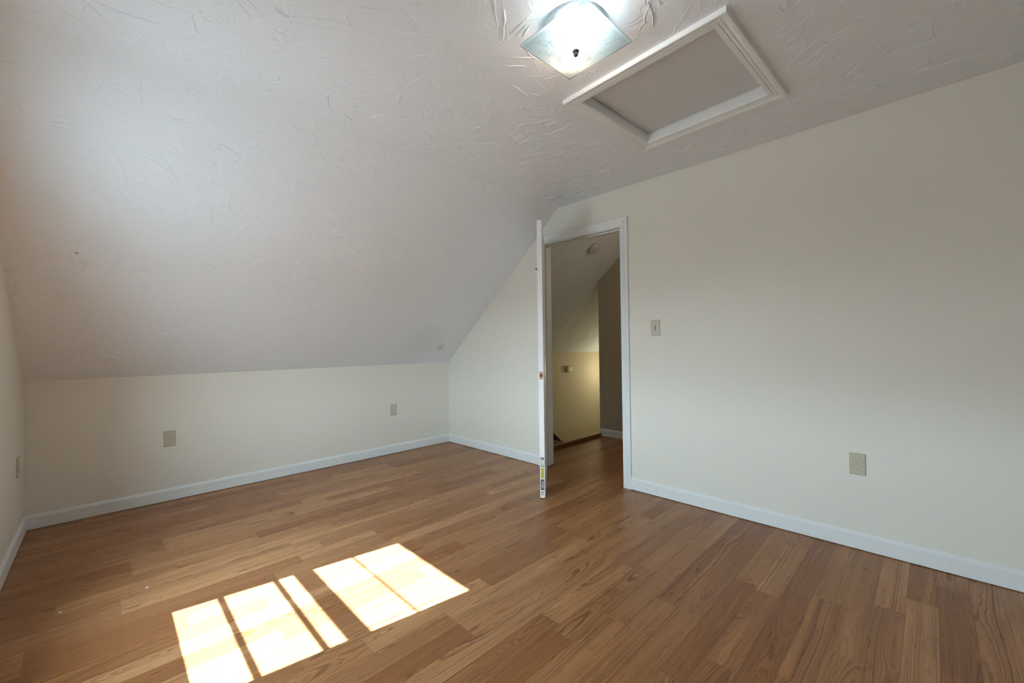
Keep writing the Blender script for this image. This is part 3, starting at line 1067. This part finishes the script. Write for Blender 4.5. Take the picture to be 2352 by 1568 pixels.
for (dx, dy, mat, nm) in ((-0.058, -0.064, M_BULB_C, 'cool white bulb'), (0.060, 0.068, M_BULB_W, 'warm bulb')):
    bm = bmesh.new()
    n_ = 7
    prof = [(0.024 * math.sin(math.pi * i / n_), -0.024 * math.cos(math.pi * i / n_)) for i in range(n_ + 1)]
    lathe(bm, prof, 12)
    b_ = link('bulb', bm, mat, lamp, smooth=True, loc=(dx, dy, -0.047))
    b_['label'] = nm
    bm = bmesh.new()
    lathe(bm, [(0.012, -0.026), (0.014, -0.020), (0.014, -0.019)], 16)
    link('lamp_socket', bm, M_PAN, lamp, loc=(dx, dy, 0.0))


# ---------------------------------------------------------------- outlets and switch: local z out of the wall, y up
def face_matrix(nrm):
    n_ = Vector(nrm)
    up = Vector((0, 0, 1))
    rt = up.cross(n_).normalized()
    return Matrix((rt, up, n_)).transposed().to_4x4()


def plate(root, name='cover_plate'):
    bm = bmesh.new()
    w0, h0, w1, h1, t1 = 0.035, 0.0585, 0.0315, 0.055, 0.0062
    lv = []
    for (a, b, z) in ((w0, h0, 0.0006), (w0, h0, 0.0026), (w1, h1, t1)):
        lv.append([bm.verts.new((sx * a, sy * b, z)) for (sx, sy) in ((-1, -1), (1, -1), (1, 1), (-1, 1))])
    for A, B in zip(lv, lv[1:]):
        for i in range(4):
            j = (i + 1) % 4
            bm.faces.new((A[i], A[j], B[j], B[i]))
    bm.faces.new(lv[-1])
    bm.faces.new(lv[0][::-1])
    ed = [e for e in bm.edges if all(v.co.z > 0.005 for v in e.verts)]
    bmesh.ops.bevel(bm, geom=ed, offset=0.0012, segments=3, profile=0.5, affect='EDGES')
    return link(name, bm, M_IVORY, root)


def outlet(loc, nrm, label):
    root = empty('wall_outlet')
    mm = face_matrix(nrm)
    mm.translation = Vector(loc)
    root.matrix_world = mm
    tag(root, label, 'outlet', 'duplex outlets round the room')
    plate(root)
    for sy in (1, -1):
        cy = sy * 0.0195
        pts = []
        for i in range(40):
            a = 2 * math.pi * i / 40
            x, y = 0.0172 * math.cos(a), 0.0172 * math.sin(a)
            pts.append((x, max(-0.0140, min(0.0140, y)) + cy))
        bm = bmesh.new()
        prism(bm, [(x * 1.055, (y - cy) * 1.06 + cy) for (x, y) in pts], 'z', 0.0055, 0.00635)
        link('receptacle_gap', bm, M_SLOT, root)
        bm = bmesh.new()
        prism(bm, pts, 'z', 0.0058, 0.0076)
        rc = link('receptacle', bm, M_IVORY2, root)
        for (x, hh) in ((-0.0062, 0.0042), (0.0062, 0.0036)):
            link('slot', bx(x - .00125, x + .00125, cy + .0030 - hh, cy + .0030 + hh, .0072, .00785), M_SLOT, rc)
        bm = bmesh.new()
        gp = [(0.0026 * math.cos(math.pi * i / 8), -0.0088 + 0.0024 * math.sin(math.pi * i / 8) + cy) for i in range(9)] + [(-0.0026, -.0106 + cy), (.0026, -.0106 + cy)]
        prism(bm, gp, 'z', .0072, .00785)
        link('ground_slot', bm, M_SLOT, rc)
    bm = bmesh.new()
    lathe(bm, [(0.0028, 0.006), (0.0026, 0.0069), (0.0012, 0.0073), (0, 0.0073)], 14)
    link('screw', bm, M_SCREW, root)
    return root


outlet((0.7095, YK, 0.462), (0, -1, 0), 'ivory duplex outlet on the knee wall above the sun patch, farther from the door')
outlet((2.543, YK, 0.457), (0, -1, 0), 'ivory duplex outlet on the knee wall near the far corner by the door')
outlet((XD, 0.290, 0.459), (-1, 0, 0), 'ivory duplex outlet low on the long wall right of the doorway')
outlet((0.0, 3.745, 0.455), (1, 0, 0), 'ivory outlet on the gable wall, seen nearly edge-on')

sw = empty('light_switch')
mm = face_matrix((-1, 0, 0))
mm.translation = Vector((XD, 1.4275, 1.240))
sw.matrix_world = mm
tag(sw, 'ivory toggle light switch on the wall beside the door casing', 'switch')
plate(sw)
link('toggle_slot', bx(-.0052, .0052, -.0122, .0122, .0058, .0066), M_SLOT, sw)
bm = bmesh.new()
prism(bm, [(-.0085, .0060), (.0070, .0060), (.0100, .0150), (.0040, .0165), (-.0085, .0085)], 'x', -.0036, .0036)
link('toggle', bm, M_IVORY2, sw)
for sy in (1, -1):
    bm = bmesh.new()
    lathe(bm, [(0.0030, 0.006), (0.0028, 0.0068), (0.0012, 0.0072), (0, 0.0072)], 14)
    link('screw', bm, M_GREYP, sw, loc=(0, sy * .030, 0))

# ---------------------------------------------------------------- smoke detector on the slope past the door
det = empty('smoke_detector')
rt = Vector((1, 0, 0))
mm = Matrix((rt, SN.cross(rt), SN)).transposed().to_4x4()
yd = 2.548
mm.translation = Vector((4.125, yd, slope_z(yd)))
det.matrix_world = mm
tag(det, 'round off-white smoke detector on the slope beyond the doorway', 'smoke detector')
bm = bmesh.new()
lathe(bm, [(0.068, 0.0), (0.070, 0.004), (0.069, 0.010), (0.062, 0.011), (0, 0.011)], 40)
link('mounting_base', bm, M_DETECT, det, smooth=False)
bm = bmesh.new()
lathe(bm, [(0.058, 0.012), (0.060, 0.018), (0.058, 0.034), (0.052, 0.042), (0.040, 0.046), (0.0, 0.047)], 40)
link('cover', bm, M_DETECT, det, smooth=True)
bm = bmesh.new()
lathe(bm, [(0.0585, 0.010), (0.0585, 0.0135)], 40)
link('vent_gap', bm, M_SLOT, det)
bm = bmesh.new()
lathe(bm, [(0.011, 0.046), (0.011, 0.049), (0.009, 0.050), (0, 0.050)], 20)
link('test_button', bm, M_IVORY2, det, loc=(0.018, -0.016, -.0005), smooth=False)
bm = bmesh.new()
lathe(bm, [(0.004, 0.045), (0.0035, 0.049), (0, 0.050)], 12)
link('indicator_light', bm, M_WHITEP, det, loc=(-0.016, -0.024, -.001))

# ---------------------------------------------------------------- small box on the yellow stairwell wall
th = empty('thermostat', (5.45, HYW, 0.745))
tag(th, 'small cream thermostat box on the yellow wall beyond the doorway', 'thermostat')
link('back_plate', bx(-.060, .060, -.010, -.0005, -.046, .046, .004), M_CREAMP, th)
bm = bx(-.065, .065, -.052, -.010, -.048, .048)
bmesh.ops.bevel(bm, geom=list(bm.edges), offset=.014, segments=4, profile=.5, affect='EDGES')
link('cover', bm, M_CREAMP, th, smooth=True)
for q in range(3):
    bm = bmesh.new()
    lathe(bm, [(0.006, 0), (0.005, 0.002), (0, 0.002)], 10)
    link('vent_dot', bm, M_HOLE, th, loc=(-.030 + q * .032, -.0515, -.004), rot=(R(90), 0, 0))

# ---------------------------------------------------------------- crumbs of plaster on the floor
for (cx, cy, lab) in ((0.115, 3.775, 'tiny white plaster crumb on the floor by the far left corner'), (0.225, 2.655, 'tiny white plaster crumb on the floor at far left, nearest the sun patch'),
                      (0.505, 2.63, 'tiny white plaster crumb on the floor past the sun patch')):
    bm = bmesh.new()
    bmesh.ops.create_icosphere(bm, subdivisions=1, radius=0.004)
    for v in bm.verts:
        v.co = Vector((v.co.x * 1.6, v.co.y, max(-.0012, v.co.z * .5))) * random.uniform(.8, 1.15)
    tag(link('plaster_crumb', bm, M_WHITEP, loc=(cx, cy, 0.0014)), lab, 'crumb', 'plaster crumbs on the floor')
print('strips', n_strips)
